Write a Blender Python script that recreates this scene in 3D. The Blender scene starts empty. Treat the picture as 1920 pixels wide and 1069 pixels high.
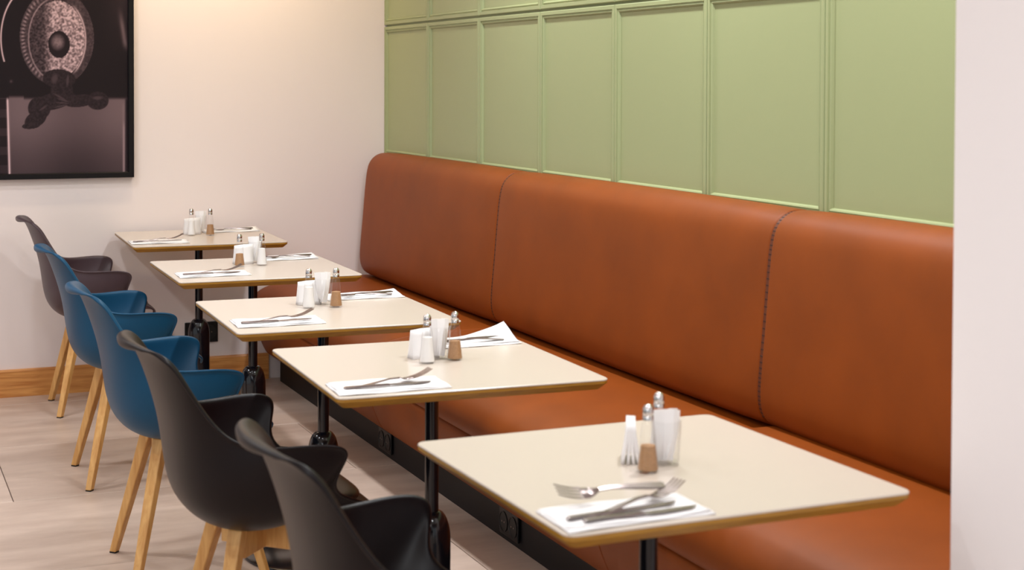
import bpy, bmesh, math, random
import numpy as np
from mathutils import Vector, Matrix

random.seed(7)
S = bpy.context.scene
C = S.collection
PI = math.pi

# ------------------------------------------------------------------ camera
F_PX = 2918.55
YAW, PITCH, ROLL = 0.401356, 0.024131, 0.003481
cam_d = bpy.data.cameras.new('camera')
cam = bpy.data.objects.new('camera', cam_d); C.objects.link(cam)
_r = Vector((math.cos(YAW), -math.sin(YAW), 0))
_f = Vector((math.sin(YAW) * math.cos(PITCH), math.cos(YAW) * math.cos(PITCH), -math.sin(PITCH)))
_u = _r.cross(_f)
R_ = _r * math.cos(ROLL) + _u * math.sin(ROLL)
U_ = -_r * math.sin(ROLL) + _u * math.cos(ROLL)
M = Matrix.Identity(4)
for i in range(3):
    M[i][0] = R_[i]; M[i][1] = U_[i]; M[i][2] = -_f[i]
M[2][3] = 1.46514
cam.matrix_world = M
cam_d.sensor_width = 36.0
cam_d.sensor_fit = 'HORIZONTAL'
cam_d.lens = F_PX / 1920 * 36
cam_d.shift_x = 0.0
cam_d.shift_y = -(534.5 - 223.24) / 1920
cam_d.dof.use_dof = True
cam_d.dof.focus_distance = 5.6
cam_d.dof.aperture_fstop = 5.0
cam_d.clip_start = 0.05
S.camera = cam

# ------------------------------------------------------------------ view, world, lamps
S.view_settings.view_transform = 'Standard'
S.view_settings.look = 'None'
S.view_settings.exposure = 0.27
S.view_settings.gamma = 1.0
S.view_settings.use_curve_mapping = False

world = bpy.data.worlds.new('room_light'); S.world = world
world.use_nodes = True
bg = world.node_tree.nodes['Background']
bg.inputs[0].default_value = (0.90, 0.965, 1.0, 1)
bg.inputs[1].default_value = 0.64

def area(name, loc, size, power, col, rot=(0, 0, 0), shape='DISK', spread=PI):
    l = bpy.data.lights.new(name, 'AREA'); l.shape = shape; l.size = size
    l.energy = power; l.color = col; l.spread = spread
    o = bpy.data.objects.new(name, l); C.objects.link(o)
    o.location = loc; o.rotation_euler = rot
    return o

CEIL = 2.85
WARM = (1.0, 0.80, 0.52)
NEUT = (0.92, 0.965, 1.0)
DOWN = [(0.35, 6.3, 8), (0.35, 5.0, 5), (0.35, 3.7, 4), (0.35, 2.4, 4), (-0.9, 5.6, 17), (-0.9, 3.6, 11),  # last pair here: unseen fill, added to brighten far wall and floor
        (2.0, 5.5, 14), (2.0, 4.2, 17), (2.0, 2.9, 17), (0.7, 0.9, 13)]  # final entry: unseen fill lamp, added to lift the white wall end
for x, y, w in DOWN:
    area('downlight_and_fill_lamp', (x, y, CEIL - 0.012), 0.16, w, NEUT, spread=2.6)
# warm wall washers close to the banquette corner
for x, y in [(1.85, 7.0), (1.30, 7.0)]:
    area('wall_washer_lamp', (x, y, CEIL - 0.03), 0.09, 3.9, WARM, rot=(math.radians(38), 0, 0), spread=2.0)
# broad soft light of the open dining room behind the camera
area('dining_room_lamp', (-1.6, -0.6, 2.75), 2.2, 50, (0.92, 0.965, 1.0),
     rot=(math.radians(38), 0, math.radians(-32)), shape='SQUARE')

# ------------------------------------------------------------------ helpers
def lin(c):
    c = c / 255
    return c / 12.92 if c <= 0.04045 else ((c + 0.055) / 1.055) ** 2.4
def rgb(r, g, b):
    return (lin(r), lin(g), lin(b), 1)

MATS = {}
def mat(name, col, rough=0.5, metal=0.0, spec=0.5, coat=0.0, bump=None, var=None, grain=None):
    """procedural principled material: optional noise bump, colour variation, grain"""
    if name in MATS: return MATS[name]
    m = bpy.data.materials.new(name); m.use_nodes = True
    nt = m.node_tree; p = nt.nodes['Principled BSDF']
    p.inputs['Base Color'].default_value = col
    p.inputs['Roughness'].default_value = rough
    p.inputs['Metallic'].default_value = metal
    p.inputs['Specular IOR Level'].default_value = spec
    p.inputs['Coat Weight'].default_value = coat
    tc = nt.nodes.new('ShaderNodeTexCoord')
    if var:
        sc, amt, stretch = var
        mp = nt.nodes.new('ShaderNodeMapping'); mp.inputs['Scale'].default_value = stretch
        nt.links.new(tc.outputs['Object'], mp.inputs[0])
        n = nt.nodes.new('ShaderNodeTexNoise'); n.inputs['Scale'].default_value = sc
        n.inputs['Detail'].default_value = 6
        nt.links.new(mp.outputs[0], n.inputs['Vector'])
        cr = nt.nodes.new('ShaderNodeValToRGB')
        cr.color_ramp.elements[0].position = 0.3; cr.color_ramp.elements[1].position = 0.7
        a = [max(0, c * (1 - amt)) for c in col[:3]]; b = [min(1, c * (1 + amt)) for c in col[:3]]
        cr.color_ramp.elements[0].color = (*a, 1); cr.color_ramp.elements[1].color = (*b, 1)
        nt.links.new(n.outputs['Fac'], cr.inputs[0])
        nt.links.new(cr.outputs[0], p.inputs['Base Color'])
    if bump:
        sc, st, dist = bump
        n2 = nt.nodes.new('ShaderNodeTexNoise'); n2.inputs['Scale'].default_value = sc
        n2.inputs['Detail'].default_value = 4
        nt.links.new(tc.outputs['Object'], n2.inputs['Vector'])
        bp = nt.nodes.new('ShaderNodeBump'); bp.inputs['Strength'].default_value = st
        bp.inputs['Distance'].default_value = dist
        nt.links.new(n2.outputs['Fac'], bp.inputs['Height'])
        nt.links.new(bp.outputs[0], p.inputs['Normal'])
    MATS[name] = m
    return m

def wood(name, c0, c1, scale, stretch, rough=0.45):
    if name in MATS: return MATS[name]
    m = bpy.data.materials.new(name); m.use_nodes = True
    nt = m.node_tree; p = nt.nodes['Principled BSDF']
    tc = nt.nodes.new('ShaderNodeTexCoord')
    mp = nt.nodes.new('ShaderNodeMapping'); mp.inputs['Scale'].default_value = stretch
    nt.links.new(tc.outputs['Object'], mp.inputs[0])
    n = nt.nodes.new('ShaderNodeTexNoise'); n.inputs['Scale'].default_value = scale
    n.inputs['Detail'].default_value = 5; n.inputs['Distortion'].default_value = 0.6
    nt.links.new(mp.outputs[0], n.inputs['Vector'])
    cr = nt.nodes.new('ShaderNodeValToRGB')
    cr.color_ramp.elements[0].position = 0.32; cr.color_ramp.elements[1].position = 0.68
    cr.color_ramp.elements[0].color = c0; cr.color_ramp.elements[1].color = c1
    nt.links.new(n.outputs['Fac'], cr.inputs[0])
    nt.links.new(cr.outputs[0], p.inputs['Base Color'])
    p.inputs['Roughness'].default_value = rough
    bp = nt.nodes.new('ShaderNodeBump'); bp.inputs['Strength'].default_value = 0.08
    nt.links.new(n.outputs['Fac'], bp.inputs['Height']); nt.links.new(bp.outputs[0], p.inputs['Normal'])
    MATS[name] = m
    return m

def glass_mat():
    m = bpy.data.materials.new('clear_glass'); m.use_nodes = True
    nt = m.node_tree; nt.nodes.clear()
    out = nt.nodes.new('ShaderNodeOutputMaterial')
    mix = nt.nodes.new('ShaderNodeMixShader'); tr = nt.nodes.new('ShaderNodeBsdfTransparent')
    gl = nt.nodes.new('ShaderNodeBsdfGlossy'); gl.inputs['Roughness'].default_value = 0.03
    tr.inputs[0].default_value = (0.985, 0.985, 0.985, 1)
    lw = nt.nodes.new('ShaderNodeLayerWeight'); lw.inputs['Blend'].default_value = 0.5
    pw = nt.nodes.new('ShaderNodeMath'); pw.operation = 'POWER'; pw.inputs[1].default_value = 3.0
    ml = nt.nodes.new('ShaderNodeMath'); ml.operation = 'MULTIPLY_ADD'; ml.inputs[1].default_value = 0.5; ml.inputs[2].default_value = 0.035
    nt.links.new(lw.outputs['Facing'], pw.inputs[0]); nt.links.new(pw.outputs[0], ml.inputs[0])
    nt.links.new(ml.outputs[0], mix.inputs[0])
    nt.links.new(tr.outputs[0], mix.inputs[1]); nt.links.new(gl.outputs[0], mix.inputs[2])
    nt.links.new(mix.outputs[0], out.inputs[0])
    return m

def link(name, bm, m, parent=None, smooth=False, bev=None, sub=0, solid=None, auto=None):
    me = bpy.data.meshes.new(name)
    bmesh.ops.recalc_face_normals(bm, faces=bm.faces[:])
    bm.to_mesh(me); bm.free()
    if m is not None:
        for k in (m if isinstance(m, (list, tuple)) else [m]): me.materials.append(k)
    o = bpy.data.objects.new(name, me); C.objects.link(o)
    if smooth:
        me.polygons.foreach_set('use_smooth', [True] * len(me.polygons))
    if auto:
        me.set_sharp_from_angle(angle=math.radians(auto))
    if solid:
        md = o.modifiers.new('solid', 'SOLIDIFY'); md.thickness = solid; md.offset = 0
    if bev:
        md = o.modifiers.new('bevel', 'BEVEL'); md.width = bev[0]; md.segments = bev[1]
        md.limit_method = 'ANGLE'; md.angle_limit = math.radians(35)
        md.harden_normals = False
    if sub:
        md = o.modifiers.new('subd', 'SUBSURF'); md.levels = sub; md.render_levels = sub
    if parent: o.parent = parent
    return o

def thing(name, label, cat, loc=(0, 0, 0), rz=0, group=None):
    o = bpy.data.objects.new(name, None); C.objects.link(o)
    o.empty_display_size = 0.1
    o.location = loc; o.rotation_euler = (0, 0, rz)
    return tag(o, label, cat, group)
def tag(o, label, cat, group=None):
    o['label'] = label; o['category'] = cat
    if group: o['group'] = group
    return o
def struct(o, label=None):
    o['kind'] = 'structure'
    if label: o['label'] = label
    return o
def dup(root, loc, rz, label, group=None):
    r = root.copy(); C.objects.link(r); r.location = loc; r.rotation_euler = (0, 0, rz)
    r['label'] = label
    if group: r['group'] = group
    for ch in list(root.children):
        c = ch.copy(); C.objects.link(c); c.parent = r
        for g in list(ch.children):
            d = g.copy(); C.objects.link(d); d.parent = c
    return r

def add_box(bm, lo, hi, mi=0):
    x0, y0, z0 = lo; x1, y1, z1 = hi
    v = [bm.verts.new(p) for p in ((x0, y0, z0), (x1, y0, z0), (x1, y1, z0), (x0, y1, z0),
                                   (x0, y0, z1), (x1, y0, z1), (x1, y1, z1), (x0, y1, z1))]
    for f in ((0, 3, 2, 1), (4, 5, 6, 7), (0, 1, 5, 4), (1, 2, 6, 5), (2, 3, 7, 6), (3, 0, 4, 7)):
        bm.faces.new([v[i] for i in f]).material_index = mi
    return v
def box(lo, hi):
    bm = bmesh.new(); add_box(bm, lo, hi); return bm
def add_hexa(bm, bot, top):
    v = [bm.verts.new(p) for p in list(bot) + list(top)]
    n = len(bot)
    bm.faces.new(v[:n][::-1]); bm.faces.new(v[n:])
    for i in range(n):
        bm.faces.new((v[i], v[(i + 1) % n], v[n + (i + 1) % n], v[n + i]))
def add_lathe(bm, prof, n=32, cx=0, cy=0, cap=True):
    rings = []
    for r, z in prof:
        if r < 1e-6: rings.append([bm.verts.new((cx, cy, z))])
        else: rings.append([bm.verts.new((cx + r * math.cos(2 * PI * k / n), cy + r * math.sin(2 * PI * k / n), z)) for k in range(n)])
    for a, b in zip(rings, rings[1:]):
        for k in range(n):
            q = (k + 1) % n
            if len(a) == 1 and len(b) == 1: continue
            if len(a) == 1: bm.faces.new((a[0], b[k], b[q]))
            elif len(b) == 1: bm.faces.new((a[k], a[q], b[0]))
            else: bm.faces.new((a[k], a[q], b[q], b[k]))
    if cap:
        if len(rings[0]) > 1: bm.faces.new(rings[0][::-1])
        if len(rings[-1]) > 1: bm.faces.new(rings[-1])
def lathe(prof, n=32, cap=True):
    bm = bmesh.new(); add_lathe(bm, prof, n, cap=cap); return bm
def loft(bm, loops, cap=True):
    R = [[bm.verts.new(p) for p in L] for L in loops]
    n = len(R[0])
    for a, b in zip(R, R[1:]):
        for k in range(n):
            q = (k + 1) % n
            bm.faces.new((a[k], a[q], b[q], b[k]))
    if cap:
        bm.faces.new(R[0][::-1]); bm.faces.new(R[-1])
def catmull(P, n):
    P = [np.array(p, float) for p in P]
    out = []
    Q = [2 * P[0] - P[1]] + P + [2 * P[-1] - P[-2]]
    for i in range(1, len(Q) - 2):
        p0, p1, p2, p3 = Q[i - 1:i + 3]
        for k in range(n):
            t = k / n
            out.append(0.5 * (2 * p1 + (p2 - p0) * t + (2 * p0 - 5 * p1 + 4 * p2 - p3) * t * t + (3 * p1 - p0 - 3 * p2 + p3) * t ** 3))
    out.append(P[-1])
    return out

# ------------------------------------------------------------------ materials
M_WALL = mat('painted_plaster', rgb(238, 225, 222), 0.75, spec=0.25, bump=(240, 0.04, 0.002))
M_NEAR = mat('white_plaster', rgb(248, 240, 240), 0.75, spec=0.25, bump=(240, 0.03, 0.002))
M_CEIL = mat('ceiling_paint', rgb(235, 228, 220), 0.8, spec=0.2)
M_GREEN = mat('sage_green_lacquer', rgb(158, 165, 120), 0.42, spec=0.45)
M_GROUT = mat('tile_joint', rgb(96, 84, 78), 0.8)
M_LEATHER = mat('tan_leather', rgb(133, 62, 8), 0.5, spec=0.25, bump=(420, 0.10, 0.001), var=(5.0, 0.10, (1, 1, 1)))
M_SEAM = mat('dark_leather_piping', rgb(98, 44, 14), 0.5)
M_STITCH = mat('brown_thread', rgb(60, 28, 13), 0.7)
M_PLINTH = mat('black_plinth', rgb(12, 10, 14), 0.5, spec=0.25)
M_TOP = mat('cream_laminate', rgb(208, 194, 181), 0.22, spec=0.45, coat=0.0)
M_EDGE = wood('ply_edge', rgb(150, 104, 28), rgb(176, 126, 40), 14, (1, 1, 12), 0.42)
M_STEEL = mat('navy_black_steel', rgb(17, 16, 22), 0.14, spec=0.5, coat=0.0)
M_CHROME = mat('chrome', rgb(205, 200, 198), 0.12, metal=1.0)
M_CUTLERY = mat('stainless_steel', rgb(142, 129, 127), 0.27, metal=1.0)
M_PAPER = mat('white_paper', rgb(244, 240, 240), 0.85, spec=0.2, bump=(60, 0.06, 0.002))
M_SALT = mat('white_salt', rgb(244, 240, 238), 0.9, bump=(900, 0.2, 0.001))
M_PEPPER = mat('ground_pepper', rgb(172, 130, 92), 0.9, var=(900, 0.4, (1, 1, 1)))
M_GLASS = glass_mat()
M_BLACK = mat('black_plastic', rgb(14, 12, 14), 0.35, spec=0.35)
M_WELL = mat('socket_hollow', rgb(8, 8, 9), 0.5)
M_FRAME = mat('black_frame', rgb(14, 9, 11), 0.4, spec=0.25)
M_LEG = wood('beech', rgb(196, 140, 76), rgb(222, 172, 106), 9, (6, 6, 0.8), 0.42)
M_BASE = wood('oak_baseboard', rgb(186, 116, 54), rgb(222, 158, 88), 7, (0.7, 6, 9), 0.42)
M_LAMP = mat('white_lamp_ring', rgb(235, 232, 228), 0.4)

# ------------------------------------------------------------------ room shell
XG, YE = 2.478, 7.497
bm = box((-4.0, -2.5, -0.12), (XG + 0.02, YE, -0.006))
floor = struct(link('floor', bm, M_GROUT), 'grey beige stone tiled floor with thin dark joints')

def tile_mats():
    out = []
    for k in range(4):
        m = bpy.data.materials.new('stone_tile'); m.use_nodes = True
        nt = m.node_tree; p = nt.nodes['Principled BSDF']
        tc = nt.nodes.new('ShaderNodeTexCoord')
        mp = nt.nodes.new('ShaderNodeMapping'); mp.inputs['Scale'].default_value = (0.8, 2.6, 1)
        mp.inputs['Location'].default_value = (k * 3.7, k * 1.9, 0)
        nt.links.new(tc.outputs['Object'], mp.inputs[0])
        n = nt.nodes.new('ShaderNodeTexNoise'); n.inputs['Scale'].default_value = 2.6
        n.inputs['Detail'].default_value = 9; n.inputs['Roughness'].default_value = 0.68
        nt.links.new(mp.outputs[0], n.inputs['Vector'])
        cr = nt.nodes.new('ShaderNodeValToRGB')
        d = (k - 1.5) * 3
        cr.color_ramp.elements[0].position = 0.28; cr.color_ramp.elements[1].position = 0.72
        cr.color_ramp.elements[0].color = rgb(182 + d, 157 + d, 142 + d)
        cr.color_ramp.elements[1].color = rgb(214 + d, 191 + d, 175 + d)
        nt.links.new(n.outputs['Fac'], cr.inputs[0]); nt.links.new(cr.outputs[0], p.inputs['Base Color'])
        rr = nt.nodes.new('ShaderNodeMapRange'); rr.inputs[3].default_value = 0.28; rr.inputs[4].default_value = 0.46
        nt.links.new(n.outputs['Fac'], rr.inputs[0]); nt.links.new(rr.outputs[0], p.inputs['Roughness'])
        out.append(m)
    return out
TM = tile_mats()
TW, TD = 1.24, 0.84
row = 0
y1 = 7.30
edges_y = [YE, 7.30]
while edges_y[-1] > -2.4: edges_y.append(edges_y[-1] - TD)
for j in range(len(edges_y) - 1):
    yb, ya = edges_y[j], max(edges_y[j + 1], -2.5)
    off = 0.51 if j % 2 == 0 else 0.51 + TW / 2
    k0 = math.floor((-4.0 - off) / TW)
    x = off + k0 * TW
    while x < XG + 0.02:
        xa, xb = max(x, -4.0), min(x + TW, XG + 0.02)
        x += TW
        if xb - xa < 0.02 or (yb < 0.5 and False): continue
        g = 0.0016
        bm = bmesh.new(); e = 0.0015
        b0 = [(xa + g, ya + g, -0.006), (xb - g, ya + g, -0.006), (xb - g, yb - g, -0.006), (xa + g, yb - g, -0.006)]
        t0 = [(xa + g, ya + g, -e), (xb - g, ya + g, -e), (xb - g, yb - g, -e), (xa + g, yb - g, -e)]
        t1 = [(xa + g + e, ya + g + e, 0), (xb - g - e, ya + g + e, 0), (xb - g - e, yb - g - e, 0), (xa + g + e, yb - g - e, 0)]
        loft(bm, [b0, t0, t1])
        link('floor_tile', bm, random.choice(TM), floor)

bm = box((-4.0, YE, -0.12), (XG + 0.14, YE + 0.14, CEIL + 0.1))
struct(link('wall_far', bm, M_WALL), 'pale pinkish plaster wall at the end of the room')
bm = box((-4.0, -2.5, CEIL), (XG + 0.14, YE, CEIL + 0.1))
struct(link('ceiling', bm, M_CEIL))
Y_NEAR = 2.205
bm = box((XG + 0.016, Y_NEAR, -0.12), (XG + 0.14, YE, CEIL))
wall_r = struct(link('wall_right', bm, M_GREEN), 'sage green panelled wall above the banquette')
bm = box((1.775, 1.15, -0.12), (XG + 0.14, Y_NEAR, CEIL))
struct(link('wall_near', bm, M_NEAR, bev=(0.006, 2)), 'plain white wall end at the right edge of the picture')

# wall panels: moulded frame (mitred) round a recessed field
PW = 0.644587
def wall_panel(ya, yb, za, zb):
    """field and moulding; faces -x"""
    x0 = XG
    g = 0.0022
    # rings: (inset, x)
    rings = [(g, x0 + 0.016), (g, x0 + 0.003), (g + 0.003, x0), (0.017, x0), (0.0185, x0 + 0.005), (0.0215, x0 + 0.0055), (0.025, x0 + 0.002),
             (0.029, x0 + 0.004), (0.0325, x0 + 0.012)]
    bm = bmesh.new()
    L = []
    for ins, x in rings:
        L.append([(x, ya + ins, za + ins), (x, yb - ins, za + ins), (x, yb - ins, zb - ins), (x, ya + ins, zb - ins)])
    loft(bm, L, cap=False)
    field = bmesh.new(); i = 0.0315
    add_box(field, (x0 + 0.0115, ya + i, za + i), (x0 + 0.0155, yb - i, zb - i))
    f = link('wall_panel', field, M_GREEN, wall_r)
    link('panel_moulding', bm, M_GREEN, f)
ZJ = 1.742
for k in range(8):
    yb, ya = YE - k * PW, YE - (k + 1) * PW
    wall_panel(ya, yb, 1.087, ZJ - 0.0025)
    wall_panel(ya, yb, ZJ + 0.0025, ZJ + 0.666)

# baseboard
bm = bmesh.new()
prof = [(YE, 0), (YE - 0.018, 0), (YE - 0.018, 0.118), (YE - 0.013, 0.1266), (YE, 0.1266)]
loft(bm, [[(-4.0, y, z) for y, z in prof], [(1.88, y, z) for y, z in prof]])
struct(link('baseboard_far', bm, M_BASE), 'oak baseboard along the pale far wall')


# ------------------------------------------------------------------ banquette
bq = thing('banquette', 'long tan brown leather banquette with stitched cushions under the green panels', 'bench', (2.1, 4.8, 0))
def local(o): o.location = (-2.1, -4.8, 0); return o

def normals2d(P):
    n = len(P); out = []
    for i in range(n):
        a, b, c = np.array(P[i - 1]), np.array(P[i]), np.array(P[(i + 1) % n])
        t = c - a; t = t / (np.linalg.norm(t) + 1e-9)
        out.append(np.array((t[1], -t[0])))
    return out
def cushion_bm(prof, ya, yb, ra, rb, nmid=14, puff=0.0):
    """sweep a closed xz profile along y, rounding both ends with radius ra / rb"""
    N = normals2d(prof)
    area_ = sum(prof[i - 1][0] * prof[i][1] - prof[i][0] * prof[i - 1][1] for i in range(len(prof)))
    sgn = 1 if area_ > 0 else -1
    sl = []
    for k in range(9):
        t = ra * (1 - math.cos(PI / 2 * k / 8)); sl.append((ya + t, ra - math.sqrt(max(0, ra * ra - (ra - t) ** 2))))
    for k in range(1, nmid):
        t = k / nmid; sl.append((ya + ra + (yb - rb - ya - ra) * t, -puff * (4 * t * (1 - t)) ** 0.6))
    for k in range(8, -1, -1):
        t = rb * (1 - math.cos(PI / 2 * k / 8)); sl.append((yb - t, rb - math.sqrt(max(0, rb * rb - (rb - t) ** 2))))
    bm = bmesh.new(); L = []
    for y, ins in sl:
        L.append([(2.4755, y, p[1] - sgn * n[1] * ins) if p[0] > 2.4735 else (min(2.4755, p[0] - sgn * n[0] * ins), y, p[1] - sgn * n[1] * ins) for p, n in zip(prof, N)])
    loft(bm, L)
    return bm

back_ctrl = [(2.474, 1.107), (2.448, 1.108), (2.418, 1.104), (2.388, 1.087), (2.364, 1.055), (2.351, 1.000), (2.341, 0.90),
             (2.331, 0.78), (2.321, 0.67), (2.317, 0.60), (2.322, 0.555), (2.340, 0.522), (2.375, 0.502), (2.42, 0.494), (2.474, 0.492)]
back_prof = [tuple(p) for p in catmull(back_ctrl, 3)]
YS = [7.435, 5.67, 3.70, Y_NEAR + 0.003]
RS = [(0.009, 0.055), (0.009, 0.009), (0.009, 0.009)]
seat_ctrl = [(2.474, 0.488), (2.38, 0.492), (2.25, 0.492), (2.12, 0.489), (2.02, 0.484), (1.94, 0.475), (1.875, 0.460), (1.828, 0.438), (1.800, 0.408),
             (1.792, 0.378), (1.797, 0.355), (1.812, 0.342), (1.86, 0.340), (2.2, 0.340), (2.474, 0.340)]
seat_prof = [tuple(p) for p in catmull(seat_ctrl, 3)]
ap_ctrl = [(1.95, 0.338), (1.830, 0.338), (1.812, 0.334), (1.805, 0.322), (1.812, 0.285), (1.828, 0.225), (1.845, 0.18), (1.862, 0.145), (1.874, 0.128), (1.89, 0.122), (1.95, 0.122)]
ap_prof = [tuple(p) for p in catmull(ap_ctrl, 2)]
for i in range(3):
    yb, ya = YS[i], YS[i + 1]
    ra, rb = RS[i]
    b = local(link('backrest_cushion', cushion_bm(back_prof, ya + (0.0055 if i < 2 else 0.001), yb - (0.0055 if i else 0.001), ra, rb, puff=0.006), M_LEATHER, bq, smooth=True))
    dz = (0, 0, 0.020)[i]
    sp = [(x, z + dz * min(1, max(0, (z - 0.34) / 0.1))) for x, z in seat_prof]
    yb2 = 7.488 if i == 0 else yb
    s = local(link('seat_cushion', cushion_bm(sp, ya + 0.001, yb2 - 0.001, 0.012, (0.02, 0.012, 0.034)[i], puff=0.004), M_LEATHER, bq, smooth=True))
    a = local(link('front_panel', cushion_bm(ap_prof, ya + 0.001, yb2 - 0.001, 0.005, 0.005), M_LEATHER, bq, smooth=True))
# sunk strip in the seams and its cross stitches
front_pts = [np.array(p) for p in back_prof if p[0] < 2.45 and p[1] > 0.53]
front_pts = [np.array(p) for p in catmull(front_pts, 4)]
for y in YS[1:3]:
    bm = bmesh.new(); L = []
    for i, p in enumerate(front_pts):
        a = front_pts[max(0, i - 1)]; c = front_pts[min(len(front_pts) - 1, i + 1)]
        t = (c - a) / np.linalg.norm(c - a); n = np.array((t[1], -t[0]))
        if n[0] > 0: n = -n
        o = p - n * 0.0035; q = p - n * 0.012
        L.append([(o[0], y - 0.0085, o[1]), (o[0], y + 0.0085, o[1]), (q[0], y + 0.008, q[1]), (q[0], y - 0.008, q[1])])
    loft(bm, L)
    st = local(link('seam_strip', bm, M_SEAM, bq))
    bm = bmesh.new()
    acc = 0
    for i in range(1, len(front_pts)):
        a, c = front_pts[i - 1], front_pts[i]
        acc += np.linalg.norm(c - a)
        if acc < 0.0105: continue
        acc = 0
        t = (c - a) / np.linalg.norm(c - a); n = np.array((t[1], -t[0]))
        if n[0] > 0: n = -n
        for s in (-1, 1):
            yy = y + s * 0.0036
            p0 = c - t * 0.0016 - n * 0.005; p1 = c + t * 0.0016 - n * 0.005
            p2 = p1 + n * 0.0022; p3 = p0 + n * 0.0022
            add_hexa(bm, [(p[0], yy - 0.003, p[1]) for p in (p0, p1, p2, p3)], [(p[0], yy + 0.003, p[1]) for p in (p0, p1, p2, p3)])
    ss = link('stitching', bm, M_STITCH, st); ss['kind'] = 'stuff'
bm = box((1.917, Y_NEAR + 0.003, 0), (2.46, 7.40, 0.123))
local(link('plinth', bm, M_PLINTH, bq)); 
bm = box((1.96, Y_NEAR + 0.003, 0.122), (2.47, 7.46, 0.339))
local(link('seat_box', bm, M_PLINTH, bq))

# ------------------------------------------------------------------ power sockets
def socket(loc, rz, label, group=None, w=0.16, h=0.10):
    t = thing('power_socket', label, 'socket', loc, rz, group)
    link('face_plate', box((-w / 2, -0.009, -h / 2), (w / 2, 0, h / 2)), M_BLACK, t, bev=(0.003, 2))
    for s in (-1, 1):
        bm = bmesh.new(); n = 24; cx = s * w * 0.25
        r = min(w * 0.2, h * 0.40)
        def ring(rad, y): return [(cx + rad * math.cos(2 * PI * k / n), y, rad * math.sin(2 * PI * k / n)) for k in range(n)]
        loft(bm, [ring(r + 0.003, -0.0085), ring(r + 0.003, -0.0115), ring(r, -0.0115), ring(r - 0.001, -0.0095)], cap=False)
        bm.faces.new([bm.verts.new(p) for p in ring(r - 0.001, -0.0095)])
        f = link('socket_well', bm, M_WELL, t)
        bm = bmesh.new()
        for dx in (-0.0095, 0.0095):
            add_box(bm, (cx + dx - 0.0024, -0.0112, -0.0024), (cx + dx + 0.0024, -0.0094, 0.0024))
        link('pin_hole', bm, M_CHROME, f)
socket((1.551, YE, 0.247), 0, 'black double power socket on the pale far wall above the baseboard')
socket((1.9155, 5.755, 0.062), -PI / 2, 'farther black double socket on the dark plinth, right of the middle table pole', w=0.15, h=0.085)
socket((1.9155, 4.512, 0.062), -PI / 2, 'nearer black double socket on the dark plinth, left below the nearest table', w=0.15, h=0.085)

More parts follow.
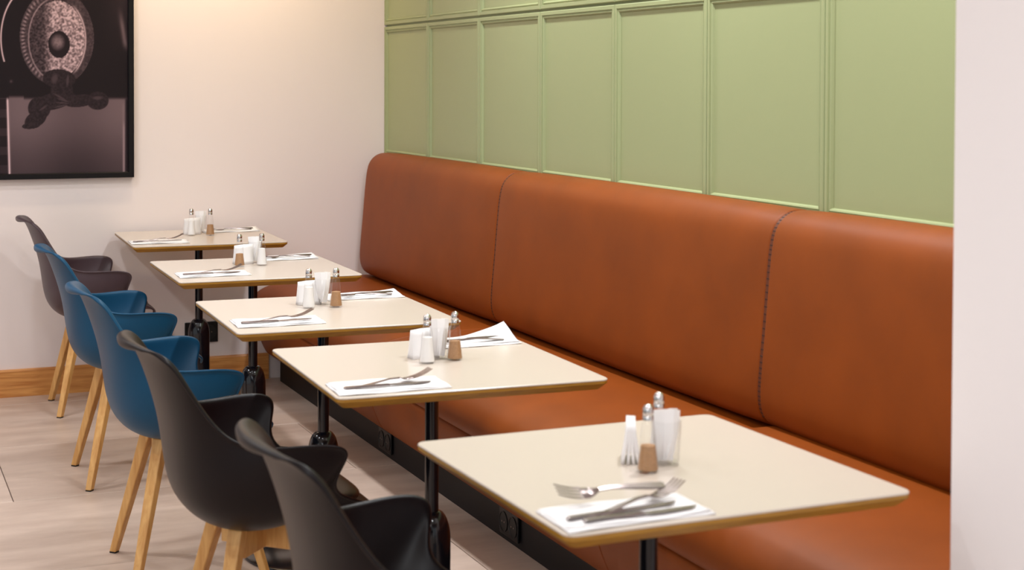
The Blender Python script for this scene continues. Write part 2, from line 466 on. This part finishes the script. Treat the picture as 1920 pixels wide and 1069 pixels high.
# ------------------------------------------------------------------ framed print on the far wall
def make_picture():
    X0, X1, Z0, Z1 = 0.36, 1.2285, 1.006, 2.22
    t = thing('framed_print', 'large black framed sepia photograph of a round hub above a tap, on far wall', 'picture', ((X0 + X1) / 2, YE, Z0))
    ox, oz = (X0 + X1) / 2, Z0
    fw, dep = 0.026, 0.032
    bm = bmesh.new()
    L = []
    for ins, y in [(0, -0.004), (0, -dep), (0.002, -dep - 0.001), (fw - 0.004, -dep - 0.001), (fw, -dep + 0.004), (fw, -0.016)]:
        L.append([(X0 + ins - ox, y, Z0 + ins - oz), (X1 - ins - ox, y, Z0 + ins - oz), (X1 - ins - ox, y, Z1 - ins - oz), (X0 + ins - ox, y, Z1 - ins - oz)])
    loft(bm, L, cap=False)
    link('frame', bm, M_FRAME, t)
    nx, nz = 290, 400
    xs = np.linspace(X0 + fw - 0.001, X1 - fw + 0.001, nx + 1); zs = np.linspace(Z0 + fw - 0.001, Z1 - fw + 0.001, nz + 1)
    GX, GZ = np.meshgrid(xs, zs)
    U = (GX - 0.625) * (252 / 0.607) * 2.97      # picture units
    V = (332 - (GZ - 1.006) * (332 / 0.838)) * 2.97
    rng = np.random.RandomState(3)
    def sm(a, b, x): q = np.clip((x - a) / (b - a), 0, 1); return q * q * (3 - 2 * q)
    def ell(cx, cy, rx, ry, ang=0):
        c, s = math.cos(ang), math.sin(ang)
        dx, dy = U - cx, V - cy
        return np.sqrt(((c * dx + s * dy) / rx) ** 2 + ((-s * dx + c * dy) / ry) ** 2)
    def mixf(I, v, m): return I * (1 - m) + v * m
    noise = rng.rand(*U.shape)
    blur = sum(np.roll(np.roll(noise, a, 0), b, 1) for a in (-1, 0, 1) for b in (-1, 0, 1)) / 9
    noise = np.clip(0.5 + (blur - 0.5) * 3.4, 0, 1)
    I = np.full(U.shape, 34.0)
    I = mixf(I, 58, sm(520, 720, U) * sm(400, -100, V) * 0.8)
    # pale streak on the right of the drum
    I = mixf(I, 108, np.exp(-((U - 690 - (V - 200) * 0.16) / 14) ** 2) * sm(20, 160, V) * (1 - sm(230, 300, V)))
    # lower tank front
    low = sm(535, 560, V - (U < 130) * (-10)) * sm(46, 52, U)
    I = mixf(I, 112 - 38 * sm(620, 980, V) + 8 * np.sin(U / 90.0), low)
    I = mixf(I, 40, sm(690, 706, U) * low)
    I = mixf(I, 165, np.exp(-((U - 688) / 5) ** 2) * sm(660, 720, V))
    I = mixf(I, 150, np.exp(-((U - 686) / 6) ** 2) * 0.4 * sm(560, 600, V))
    # left bright upright
    I = mixf(I, 40 + 18 * (np.sin(V / 16.0) > 0.2), (U < 44) * (V > 545))
    I = mixf(I, 238, np.exp(-((U - 42 - (V - 545) * 0.022) / 6) ** 2) * sm(535, 560, V))
    # big arc on the left
    d = ell(190, 225, 182, 285)
    I = mixf(I, 236, np.exp(-((d - 1) / 0.022) ** 2) * (U < 120) * (V < 350))
    I = mixf(I, 90, (np.exp(-(((U - 62) ** 2 + (V - 455) ** 2) / 60.0))) )
    # hub rings
    d = ell(315, 215, 205, 262)
    I = mixf(I, 62 + 26 * noise, (d < 1) * 1.0)
    bead = (np.sin(np.arctan2(V - 215, U - 315) * 60) > 0.1) * np.exp(-((d - 0.92) / 0.05) ** 2)
    I = mixf(I, 175, bead * 0.75 * sm(330, 160, U))
    d2 = ell(318, 225, 160, 228)
    I = mixf(I, 46 + 46 * noise, (d2 < 1))
    I = mixf(I, 190, np.exp(-((d2 - 1) / 0.022) ** 2) * sm(380, 200, U) * 0.7)
    face = (d2 < 0.93) * sm(225, 300, U - (V - 220) * 0.0)
    I = mixf(I, 172 + 110 * (noise - 0.5), face * 0.92)
    I = mixf(I, 214, np.exp(-((d2 - 0.97) / 0.03) ** 2) * sm(380, 440, U) * 0.9)
    I = mixf(I, 62, sm(1.0, 1.1, d) * 0.0)
    # centre knob
    k = ell(325, 252, 60, 74)
    I = mixf(I, 40, (k < 1) * 1.0)
    I = mixf(I, 128 + 30 * noise, np.clip(1 - ell(318, 240, 44, 50) ** 2, 0, 1) * 0.9)
    # tap silhouette hanging below
    tap = np.zeros(U.shape)
    for cx, cy, rx, ry, an in [(325, 440, 92, 52, 0.05), (340, 505, 62, 70, 0), (300, 560, 120, 46, -0.25), (215, 600, 62, 62, -0.4), (195, 660, 66, 42, -0.55),
                               (170, 695, 50, 18, -0.1), (440, 560, 90, 34, -0.12), (540, 560, 62, 50, 0)]:
        tap = np.maximum(tap, sm(1.04, 0.96, ell(cx, cy, rx, ry, an)))
    I = mixf(I, 42 + 14 * noise, tap)
    for cx, cy, rx, ry, an in [(300, 440, 24, 36, 0.3), (372, 450, 10, 44, 0.1), (330, 540, 60, 7, 0.5), (345, 556, 50, 5, 0.3), (345, 572, 50, 5, 0.1), (330, 590, 52, 5, -0.2), (235, 600, 34, 8, -0.6), (540, 545, 36, 14, 0)]:
        I = mixf(I, 88, sm(1, 0.4, ell(cx, cy, rx, ry, an)) * 0.75)
    I = np.clip(I * 1.02 - 14, 14, 226)
    sep = np.stack([I * 0.98 + 6, I * 0.86 - 2, I * 0.86 + 2], -1)
    sep = np.clip(sep, 0, 255) / 255
    linc = np.where(sep <= 0.04045, sep / 12.92, ((sep + 0.055) / 1.055) ** 2.4)
    cols = np.concatenate([linc, np.ones(U.shape + (1,))], -1).reshape(-1, 4)
    verts = np.stack([GX - ox, np.full(U.shape, -0.017), GZ - oz], -1).reshape(-1, 3)
    idx = np.arange((nx + 1) * (nz + 1)).reshape(nz + 1, nx + 1)
    quads = np.stack([idx[:-1, :-1], idx[:-1, 1:], idx[1:, 1:], idx[1:, :-1]], -1).reshape(-1, 4)
    me = bpy.data.meshes.new('print'); me.from_pydata(verts.tolist(), [], quads.tolist())
    ca = me.color_attributes.new('ink', 'FLOAT_COLOR', 'POINT')
    ca.data.foreach_set('color', cols.astype(np.float32).ravel())
    m = bpy.data.materials.new('printed_photo'); m.use_nodes = True
    nt = m.node_tree; p = nt.nodes['Principled BSDF']
    at = nt.nodes.new('ShaderNodeAttribute'); at.attribute_name = 'ink'
    nt.links.new(at.outputs['Color'], p.inputs['Base Color'])
    p.inputs['Roughness'].default_value = 0.5; p.inputs['Specular IOR Level'].default_value = 0.2
    me.materials.append(m)
    o = bpy.data.objects.new('print', me); C.objects.link(o); o.parent = t
    link('backing', box((X0 + 0.004 - ox, -0.0165, 0.004), (X1 - 0.004 - ox, 0, Z1 - Z0 - 0.004)), M_FRAME, t)
make_picture()

# ------------------------------------------------------------------ tables
TW_, TD_ = 0.6747, 0.6927
ZT = 0.75
def rounded_rect(w, d, r, z, n=6):
    P = []
    for cx, cy, a0 in ((w / 2 - r, d / 2 - r, 0), (-w / 2 + r, d / 2 - r, PI / 2), (-w / 2 + r, -d / 2 + r, PI), (w / 2 - r, -d / 2 + r, 1.5 * PI)):
        for k in range(n + 1):
            a = a0 + PI / 2 * k / n
            P.append((cx + r * math.cos(a), cy + r * math.sin(a), z))
    return P
def make_table(label, loc, rz):
    t = thing('cafe_table', label, 'table', loc, rz, 'square cream tables in a row along the banquette')
    bm = bmesh.new()
    w, d = TW_, TD_
    loft(bm, [rounded_rect(w - 0.002, d - 0.002, 0.020, ZT - 0.0045), rounded_rect(w, d, 0.021, ZT - 0.004),
              rounded_rect(w, d, 0.021, ZT - 0.0015), rounded_rect(w - 0.003, d - 0.003, 0.020, ZT)])
    link('tabletop', bm, M_TOP, t)
    bm = bmesh.new()
    loft(bm, [rounded_rect(w - 0.036, d - 0.036, 0.012, ZT - 0.027), rounded_rect(w - 0.006, d - 0.006, 0.02, ZT - 0.0135),
              rounded_rect(w - 0.001, d - 0.001, 0.021, ZT - 0.011), rounded_rect(w - 0.001, d - 0.001, 0.021, ZT - 0.0045)])
    link('edge_band', bm, M_EDGE, t)
    link('mounting_plate', box((-0.12, -0.12, ZT - 0.034), (0.12, 0.12, ZT - 0.027)), M_STEEL, t)
    link('column', lathe([(0.0175, 0.30), (0.0175, ZT - 0.034)], 28), M_STEEL, t, smooth=True, auto=40)
    pr = [(0.046, 0.012), (0.048, 0.03), (0.0485, 0.30)]
    for k in range(1, 9):
        a = PI / 2 * k / 8
        pr.append((0.0178 + (0.0485 - 0.0178) * math.cos(a), 0.30 + 0.074 * math.sin(a)))
    link('bell_foot', lathe(pr, 40), M_STEEL, t, smooth=True, auto=50)
    link('base_disc', lathe([(0.245, 0.0), (0.248, 0.003), (0.247, 0.008), (0.235, 0.011), (0.0, 0.0135)], 64), M_STEEL, t, smooth=True, auto=40)
    return t
TAB = [(1.4588, 7.1000, -0.0338), (1.4084, 5.8502, -0.0208), (1.3468, 4.6702, -0.0272), (1.3512, 3.6982, -0.0318), (1.3653, 2.5572, 0.0141)]
TL = ['cream square cafe table farthest away against the pale wall',
      'cream square cafe table second from the pale far wall beside a blue chair',
      'cream square cafe table in the middle of the row beside the nearer blue chair',
      'cream square cafe table second from the camera beside a black chair',
      'cream square cafe table nearest the camera at lower right']
t0 = make_table(TL[0], (TAB[0][0], TAB[0][1], 0), TAB[0][2])
for i in range(1, 5):
    dup(t0, (TAB[i][0], TAB[i][1], 0), TAB[i][2], TL[i])
ON = ['on the farthest table', 'on the table second from the wall', 'on the middle table', 'on the table second from the camera', 'on the nearest table']

# ------------------------------------------------------------------ tabletop things
def shaker_proto(kind, fill_h):
    t = thing(kind + '_shaker', '', 'shaker', (0, 0, 0), 0)
    n = 16
    body = [(0.0, 0.0008), (0.0185, 0.0), (0.0205, 0.002), (0.0205, 0.006), (0.0185, 0.022), (0.0158, 0.045), (0.0148, 0.062), (0.0134, 0.078), (0.0104, 0.093), (0.0088, 0.098)]
    link('glass_body', lathe(body, n, cap=False), M_GLASS, t, smooth=True, auto=50)
    inner = [(0.0, 0.003)] + [(max(r - 0.0018, 0.004), z + (0.003 if z < 0.003 else 0)) for r, z in body[2:] if z < fill_h] 
    rr = np.interp(fill_h, [b[1] for b in body[2:]], [b[0] for b in body[2:]]) - 0.0018
    inner += [(rr, fill_h), (0.0, fill_h + 0.002)]
    link(kind, lathe(inner, 20, cap=False), M_SALT if kind == 'salt' else M_PEPPER, t, smooth=True, auto=50)
    cap = [(0.0090, 0.0955), (0.0102, 0.0958), (0.0102, 0.1035), (0.0092, 0.1045), (0.0100, 0.107), (0.0104, 0.112), (0.0096, 0.118), (0.0070, 0.1225), (0.0032, 0.1247), (0.0, 0.125)]
    link('cap', lathe(cap, 24, cap=False), M_CHROME, t, smooth=True, auto=60)
    return t
salt0 = shaker_proto('salt', 0.066)
pep0 = shaker_proto('pepper', 0.049)
ITEM = {  # salt, pepper, standing napkins, tumbler (world xy)
    0: ((1.440, 7.174), (1.522, 7.150), (1.447, 7.225), (1.505, 7.275)),
    1: ((1.459, 5.913), (1.371, 5.910), (1.398, 5.985), (1.456, 6.010)),
    2: ((1.321, 4.745), (1.407, 4.735), (1.338, 4.825), (1.385, 4.805)),
    3: ((1.341, 3.705), (1.422, 3.721), (1.353, 3.780), (1.392, 3.750)),
    4: ((1.412, 2.606), (1.341, 2.516), (1.350, 2.603), (1.400, 2.553)),
}
def put(root, i, xy, label, group, first, rz=0.0, z=ZT):
    if first:
        root.location = (xy[0], xy[1], z); root.rotation_euler = (0, 0, rz); root['label'] = label; root['group'] = group
        return root
    return dup(root, (xy[0], xy[1], z), rz, label, group)
for i in range(5):
    put(salt0, i, ITEM[i][0], 'salt shaker with white salt and chrome cap ' + ON[i], 'salt shakers on the tables', i == 0)
    put(pep0, i, ITEM[i][1], 'pepper shaker with brown pepper and chrome cap ' + ON[i], 'pepper shakers on the tables', i == 0)

# upright folded napkins : leaves leaning together
def upright_napkins():
    t = thing('upright_napkins', '', 'napkins')
    for k, (dy0, dy1) in enumerate(((-0.016, -0.006), (-0.006, -0.002), (0.004, 0.0015), (0.015, 0.0055))):
        bm = bmesh.new()
        G = []
        for a in range(7):
            z = 0.072 * a / 6
            q = a / 6
            y = dy0 + (dy1 - dy0) * (1 - (1 - q) ** 1.6)
            x0 = -0.033 + 0.004 * q; x1 = 0.042 + 0.003 * k * q * 0.3
            G.append([(x0, y, z), (0, y - 0.001 * math.sin(q * 3), z + 0.001 * k), (x1, y, z + 0.004 * q)])
        R = [[bm.verts.new(p) for p in r] for r in G]
        for a in range(6):
            for b in range(2): bm.faces.new((R[a][b], R[a][b + 1], R[a + 1][b + 1], R[a + 1][b]))
        link('napkin_leaf', bm, M_PAPER, t, smooth=True, solid=0.0058)
    return t
un0 = upright_napkins()
RZN = [0.0, 0.05, 0.0, 0.1, 1.095]
for i in range(5):
    put(un0, i, ITEM[i][2], 'white folded paper napkins standing upright ' + ON[i], 'upright napkins on the tables', i == 0, RZN[i])
def tumbler():
    t = thing('glass_tumbler', '', 'glass')
    prof = [(0.0, 0.006), (0.021, 0.006), (0.0232, 0.014), (0.0262, 0.082), (0.0268, 0.0835), (0.0276, 0.082), (0.0246, 0.010), (0.0228, 0.0), (0.0, 0.0)]
    link('tumbler_wall', lathe(prof, 28, cap=False), M_GLASS, t, smooth=True, auto=50)
    return t
tu0 = tumbler()
for i in range(5):
    put(tu0, i, ITEM[i][3], 'clear glass tumbler holding white paper sachets ' + ON[i], 'tumblers of sachets on the tables', i == 0)
def sachet_mesh():
    bm = bmesh.new()
    L = []
    for z, w, th in ((0, 0.0105, 0.0006), (0.004, 0.0105, 0.0008), (0.02, 0.0100, 0.0030), (0.05, 0.0098, 0.0034), (0.075, 0.0100, 0.003), (0.091, 0.0105, 0.0008), (0.095, 0.0105, 0.0006)):
        L.append([(-w, -th, z), (0, -th * 1.3, z), (w, -th, z), (w, th, z), (0, th * 1.3, z), (-w, th, z)])
    loft(bm, L)
    return bm
sa0 = link('paper_sachet', sachet_mesh(), M_PAPER, None, smooth=True, auto=50)
SACH = [(-0.006, 0.005, -0.14, 0.04), (0.001, -0.004, 0.02, -0.05), (0.006, 0.006, 0.12, 0.03), (0.003, -0.007, 0.22, 0.0)]
SPOS = ['leaning left', 'standing upright', 'leaning slightly right', 'leaning farthest right']
first = True
for i in range(5):
    for k, (dx, dy, ty, tx) in enumerate(SACH):
        o = sa0 if first else sa0.copy()
        if not first: C.objects.link(o)
        first = False
        x, y = ITEM[i][3]
        o.location = (x + dx * 0.8, y + dy * 0.8, ZT + 0.008)
        o.rotation_euler = (tx * 0.8, (ty if i != 4 or k < 3 else 0.34) * 0.9, 0.35 * (k - 1.5))
        tag(o, 'white paper sachet ' + SPOS[k] + ' in the tumbler ' + ON[i], 'sachet', 'sachets in the tumbler ' + ON[i])

# flat napkins
def napkin_mesh(w, d, seed, lift=0.0):
    r = random.Random(seed)
    bm = bmesh.new()
    nx, ny = 14, 8
    ph = [r.uniform(0, 6) for _ in range(4)]
    G = []
    for j in range(ny + 1):
        row = []
        for i in range(nx + 1):
            u, v = i / nx - 0.5, j / ny - 0.5
            z = 0.0022 + 0.0012 * math.sin(7 * u + ph[0]) * math.cos(5 * v + ph[1]) + 0.0008 * math.sin(13 * u + 9 * v + ph[2])
            z = max(z, 0.0012)
            z += lift * max(0, u + 0.1) ** 2 * max(0, v + 0.3) * 2.5
            row.append((u * w + 0.004 * v, v * d + 0.004 * math.sin(4 * u + ph[3]), z))
        G.append(row)
    R = [[bm.verts.new(p) for p in q] for q in G]
    for j in range(ny):
        for i in range(nx): bm.faces.new((R[j][i], R[j][i + 1], R[j + 1][i + 1], R[j + 1][i]))
    return bm
def napkin(x, y, rz, w, d, label, seed, lift=0.0):
    t = thing('paper_napkin', label, 'napkin', (x, y, ZT), rz, 'paper napkins under the cutlery')
    link('lower_fold', napkin_mesh(w, d, seed, lift), M_PAPER, t, smooth=True, solid=0.0016)
    bm = napkin_mesh(w * 0.97, d * 0.90, seed + 40, lift)
    bmesh.ops.translate(bm, verts=bm.verts[:], vec=(w * 0.006, d * 0.03, 0.0022))
    link('upper_fold', bm, M_PAPER, t, smooth=True, solid=0.0012)

# cutlery, handle at -x, head at +x, lying on z = 0
def strip(bm, st):
    L = []
    for x, w, z, th in st:
        L.append([(x, -w, z), (x, w, z), (x, w * 0.8, z + th), (x, -w * 0.8, z + th)])
    loft(bm, L)
def fork_proto(curl=0.014):
    t = thing('fork', '', 'cutlery')
    bm = bmesh.new()
    strip(bm, [(-0.100, 0.0045, 0.0, 0.002), (-0.097, 0.0085, 0.0, 0.0024), (-0.07, 0.0085, 0.002, 0.0024), (-0.03, 0.0055, 0.005, 0.0024), (0.0, 0.0038, 0.007, 0.0028), (0.025, 0.0034, 0.005, 0.003)])
    link('handle', bm, M_CUTLERY, t, smooth=True, auto=35)
    bm = bmesh.new()
    strip(bm, [(0.0248, 0.0034, 0.005, 0.003), (0.034, 0.0085, 0.002, 0.002), (0.044, 0.0130, 0.001, 0.0018), (0.056, 0.0138, 0.0015, 0.0018)])
    for k in range(4):
        y = (k - 1.5) * 0.0080
        L = []
        for q in range(5):
            x = 0.0555 + 0.050 * q / 4; z = 0.0015 + curl * (q / 4) ** 1.7
            hw = 0.0021 * (1 - 0.45 * q / 4)
            L.append([(x, y - hw, z), (x, y + hw, z), (x, y + hw, z + 0.0016), (x, y - hw, z + 0.0016)])
        loft(bm, L)
    link('head', bm, M_CUTLERY, t, smooth=True, auto=35)
    return t
def knife_proto():
    t = thing('knife', '', 'cutlery')
    bm = bmesh.new()
    strip(bm, [(-0.105, 0.005, 0.0, 0.003), (-0.10, 0.0080, 0.0, 0.0042), (-0.05, 0.0068, 0.0, 0.0046), (0.0, 0.0050, 0.0, 0.0044), (0.006, 0.0048, 0.0, 0.0036)])
    link('handle', bm, M_CUTLERY, t, smooth=True, auto=35)
    bm = bmesh.new()
    L = []
    for x, y0, y1 in ((0.0055, -0.005, 0.005), (0.02, -0.009, 0.0055), (0.06, -0.0098, 0.006), (0.09, -0.008, 0.0062), (0.104, -0.002, 0.0058), (0.109, 0.003, 0.0052)):
        L.append([(x, y0, 0.0010), (x, y1, 0.0006), (x, y1, 0.0026), (x, y0, 0.0016)])
    loft(bm, L)
    link('blade', bm, M_CUTLERY, t, smooth=True, auto=35)
    return t
fk0, kn0 = fork_proto(), knife_proto()
used = {}
def lay(root, key, x, y, z, rz, label, tilt=(0, 0)):
    g = {'fork': 'forks on the tables', 'knife': 'knives on the tables'}[key]
    if key not in used:
        used[key] = 1
        o = root; o['label'] = label; o['group'] = g
    else: o = dup(root, (0, 0, 0), 0, label, g)
    o.location = (x, y, ZT + z); o.rotation_euler = (tilt[0], tilt[1], rz)
NZ = 0.0072
FRONT = [(1.245, 6.925, -0.03, 0.25, 0.155), (1.222, 5.695, -0.02, 0.262, 0.15), (1.157, 4.495, -0.03, 0.262, 0.15), (1.153, 3.452, -0.03, 0.272, 0.145), (1.176, 2.285, 0.02, 0.272, 0.135)]
for i, (x, y, rz, w, d) in enumerate(FRONT):
    napkin(x, y, rz, w, d, 'white paper napkin at the chair side ' + ON[i], 11 + i)
    if i < 4:
        lay(kn0, 'knife', x - 0.01, y - 0.022, NZ, rz + 0.03, 'steel knife on the chair side napkin ' + ON[i])
        lay(fk0, 'fork', x + 0.008, y + 0.012, NZ, rz + 0.10, 'steel fork on the chair side napkin ' + ON[i], tilt=(0, -0.09))
    else:
        lay(fk0, 'fork', 1.178, 2.340, NZ + 0.017, PI - 0.02, 'large steel fork with tines to the left on the nearest napkin', tilt=(-0.5, 0))
        lay(fk0, 'fork', 1.206, 2.298, NZ + 0.004, 0.33, 'steel fork with tines to the right on the nearest napkin', tilt=(0, -0.06))
        lay(kn0, 'knife', 1.165, 2.276, NZ, 0.10, 'steel knife under the crossed forks on the nearest napkin')
        lay(kn0, 'knife', 1.185, 2.247, NZ, 0.04, 'steel knife nearest the front edge of the nearest table')
BACK = [(1.655, 7.325, -0.03, 0.27, 0.14), (1.605, 6.115, -0.02, 0.25, 0.14), (1.555, 4.935, -0.03, 0.26, 0.14), (1.548, 3.955, -0.03, 0.27, 0.15)]
for i, (x, y, rz, w, d) in enumerate(BACK):
    napkin(x, y, rz, w, d, 'white paper napkin at the banquette side ' + ON[i], 31 + i, lift=0.05 if i == 3 else 0.012)
    lay(kn0, 'knife', x + 0.006, y + 0.005, NZ + 0.001, PI + rz + 0.08, 'steel knife on the banquette side napkin ' + ON[i])
    lay(fk0, 'fork', x - 0.006, y - 0.03, NZ + 0.001, PI + rz, 'steel fork on the banquette side napkin ' + ON[i])

# ------------------------------------------------------------------ chairs
# rows of the moulded shell: centre (x, z), edge (x, y, z), exponent of the cross curve
ROWS = [
    ((0.268, 0.418), (0.238, 0.165, 0.428), 2.0),
    ((0.262, 0.436), (0.240, 0.195, 0.448), 2.0),
    ((0.225, 0.446), (0.222, 0.215, 0.462), 2.4),
    ((0.150, 0.440), (0.180, 0.228, 0.482), 3.0),
    ((0.085, 0.428), (0.128, 0.240, 0.502), 3.4),
    ((0.040, 0.418), (0.100, 0.262, 0.535), 3.6),
    ((0.000, 0.410), (0.112, 0.287, 0.580), 3.6),
    ((-0.035, 0.406), (0.124, 0.304, 0.612), 3.6),
    ((-0.070, 0.406), (0.112, 0.312, 0.632), 3.6),
    ((-0.105, 0.412), (0.068, 0.311, 0.640), 3.5),
    ((-0.140, 0.424), (0.005, 0.300, 0.638), 3.4),
    ((-0.172, 0.445), (-0.055, 0.282, 0.635), 3.2),
    ((-0.196, 0.478), (-0.102, 0.252, 0.640), 3.0),
    ((-0.210, 0.525), (-0.136, 0.232, 0.660), 2.8),
    ((-0.217, 0.585), (-0.168, 0.216, 0.698), 2.6),
    ((-0.226, 0.650), (-0.196, 0.206, 0.742), 2.4),
    ((-0.243, 0.715), (-0.220, 0.200, 0.784), 2.2),
    ((-0.262, 0.772), (-0.238, 0.194, 0.816), 2.1),
    ((-0.279, 0.818), (-0.257, 0.192, 0.837), 2.0),
    ((-0.293, 0.844), (-0.272, 0.186, 0.847), 2.0),
    ((-0.308, 0.858), (-0.285, 0.172, 0.851), 2.0),
    ((-0.321, 0.862), (-0.297, 0.150, 0.852), 2.0),
    ((-0.331, 0.858), (-0.307, 0.122, 0.850), 2.0),
]
VS = [-1, -0.97, -0.90, -0.78, -0.60, -0.38, -0.13, 0.13, 0.38, 0.60, 0.78, 0.90, 0.97, 1]
def shell_bm():
    bm = bmesh.new(); R = []
    for (cx, cz), (ex, ey, ez), p in ROWS:
        r = []
        for v in VS:
            a = min(1, abs(v)); s = math.copysign(1, v)
            q = a ** p
            y = ey * (1 - (1 - a) ** 1.25) if p > 2.9 else ey * (1 - (1 - a) ** 1.1)
            X, Z = cx + (ex - cx) * q, cz + (ez - cz) * q
            r.append(bm.verts.new((X, s * y, Z)))
        R.append(r)
    for a, b in zip(R, R[1:]):
        for k in range(len(VS) - 1): bm.faces.new((a[k], a[k + 1], b[k + 1], b[k]))
    # turned down rim all round: outwards and to the outer side of the shell
    nr, nv = len(R), len(VS)
    ring = [(0, k) for k in range(nv)] + [(j, nv - 1) for j in range(1, nr)] + [(nr - 1, k) for k in range(nv - 2, -1, -1)] + [(j, 0) for j in range(nr - 2, 0, -1)]
    co = lambda j, k: R[j][k].co.copy()
    sk = []
    for j, k in ring:
        j2, k2 = min(max(j, 1), nr - 2), min(max(k, 2), nv - 3)
        b = co(j, k)
        du = co(min(j + 1, nr - 1), k) - co(max(j - 1, 0), k)
        dv = co(j, min(k + 1, nv - 1)) - co(j, max(k - 1, 0))
        n = du.cross(dv).normalized()
        out = (b - co(j2, k2)); out = (out - n * out.dot(n)).normalized()
        w = min(1.0, max(0.0, (j - 12) / 7.0))       # deeper round the rolled top
        w0 = min(1.0, j / 4)
        sk.append((b, n, out, 0.003 + 0.0075 * w0 + 0.006 * w, 0.002 + 0.0025 * w0))
    # n must point to the outside (down / back): check on the seat front
    sg = 1 if sk[nv // 2][1].z < 0 else -1
    vec = [out * e + n * sg * d for b, n, out, d, e in sk]
    m = len(ring)
    for _ in range(4):          # even the rim out along the outline
        vec = [(vec[i - 1] + vec[i] * 2 + vec[(i + 1) % m]) / 4 for i in range(m)]
    V2 = [bm.verts.new(sk[i][0] + vec[i]) for i in range(m)]
    for i in range(m):
        q = (i + 1) % m
        bm.faces.new((R[ring[i][0]][ring[i][1]], R[ring[q][0]][ring[q][1]], V2[q], V2[i]))
    return bm
def pad_bm():
    out = []
    n = 28
    for k in range(n):
        a = 2 * PI * k / n
        c, s = math.cos(a), math.sin(a)
        e = 0.62
        x = math.copysign(abs(c) ** e, c); y = math.copysign(abs(s) ** e, s)
        out.append((0.045 + 0.19 * x, 0.185 * y * (1 - 0.06 * x * -1)))
    def zb(x, y): return np.interp(x, [-0.16, -0.07, 0.0, 0.085, 0.15, 0.225, 0.25], [0.440, 0.414, 0.418, 0.434, 0.446, 0.452, 0.448]) + 0.012 * (abs(y) / 0.19) ** 3
    L = []
    for s, dz in ((0.90, 0.001), (0.98, 0.006), (1.0, 0.013), (0.985, 0.020), (0.93, 0.027), (0.80, 0.031), (0.5, 0.034), (0.15, 0.035)):
        ring = []
        for x, y in out:
            X, Y = 0.045 + (x - 0.045) * s, y * s
            ring.append((X, Y, zb(X, Y) + dz))
        L.append(ring)
    bm = bmesh.new(); loft(bm, L); return bm
FEET = [(-0.165, 0.195), (-0.165, -0.195), (0.215, 0.195), (0.215, -0.195)]
TOPS = [(-0.072, 0.092), (-0.072, -0.092), (0.105, 0.092), (0.105, -0.092)]
ZTOP = 0.412
def make_chair(label, shell_m, pad_m, loc, rz):
    t = thing('tub_armchair', label, 'chair', loc, rz, 'plastic tub armchairs with beech legs along the tables')
    link('shell', shell_bm(), shell_m, t, smooth=True, solid=0.008, sub=2)
    link('seat_pad', pad_bm(), pad_m, t, smooth=True, sub=1)
    for (fx, fy), (tx, ty) in zip(FEET, TOPS):
        bm = bmesh.new()
        ang = math.atan2(fy - ty, fx - tx)
        def sq(cx, cy, z, h):
            return [(cx + h * math.cos(ang + a), cy + h * math.sin(ang + a), z) for a in (PI / 4, 3 * PI / 4, 5 * PI / 4, 7 * PI / 4)]
        top_z = ZTOP if fx < 0 else ZTOP + 0.006
        loft(bm, [sq(fx, fy, 0.004, 0.0165), sq(tx, ty, top_z, 0.0262)])
        lg = link('leg', bm, M_LEG, t, bev=(0.0035, 2))
        bm = bmesh.new(); loft(bm, [sq(fx, fy, 0.0, 0.0145), sq(fx, fy, 0.0045, 0.0145)])
        link('glide', bm, M_BLACK, lg)
    for a, b in ((0, 3), (1, 2)):
        bm = bmesh.new()
        A, B = Vector((*TOPS[a], 0)), Vector((*TOPS[b], 0))
        d = (B - A).normalized(); n = Vector((-d.y, d.x, 0)) * 0.012
        zt = 0.396 if a == 0 else 0.397
        A2, B2 = A + d * 0.012, B - d * 0.012
        lo = [A2 + n, B2 + n, B2 - n, A2 - n]
        m0 = zt - 0.062
        loft(bm, [[(p.x, p.y, m0) for p in lo], [(p.x, p.y, zt) for p in lo]])
        link('cross_brace', bm, M_LEG, t, bev=(0.002, 1))
    link('mounting_disc', lathe([(0.062, 0.392), (0.064, 0.396), (0.06, 0.404)], 24), M_BLACK, t)
    return t
M_SH_BLACK = mat('black_brown_plastic', rgb(17, 8, 11), 0.40, spec=0.22)
M_SH_BLUE = mat('petrol_blue_plastic', rgb(8, 68, 100), 0.42, spec=0.24)
M_SH_GREY = mat('taupe_grey_plastic', rgb(70, 54, 60), 0.42, spec=0.35)
M_PAD_BLACK = mat('black_leatherette', rgb(24, 20, 20), 0.35, bump=(300, 0.08, 0.001))
M_PAD_BLUE = mat('blue_leatherette', rgb(26, 76, 106), 0.4, bump=(300, 0.08, 0.001))
M_PAD_GREY = mat('grey_leatherette', rgb(60, 48, 53), 0.4, bump=(300, 0.08, 0.001))
make_chair('taupe grey tub armchair at the farthest table by the pale wall', M_SH_GREY, M_PAD_GREY, (0.993, 7.14, 0), -0.02)
cb = make_chair('petrol blue tub armchair behind the other blue one, second from the wall', M_SH_BLUE, M_PAD_BLUE, (0.938, 5.86, 0), 0.0)
dup(cb, (0.907, 4.70, 0), 0.0, 'petrol blue tub armchair at the middle table, nearer of the two blue')
ck = make_chair('black tub armchair with beech legs showing, at the second table from the camera', M_SH_BLACK, M_PAD_BLACK, (0.903, 3.70, 0), 0.025)
dup(ck, (0.936, 2.60, 0), 0.0, 'black tub armchair nearest the camera, cut off by the bottom edge')
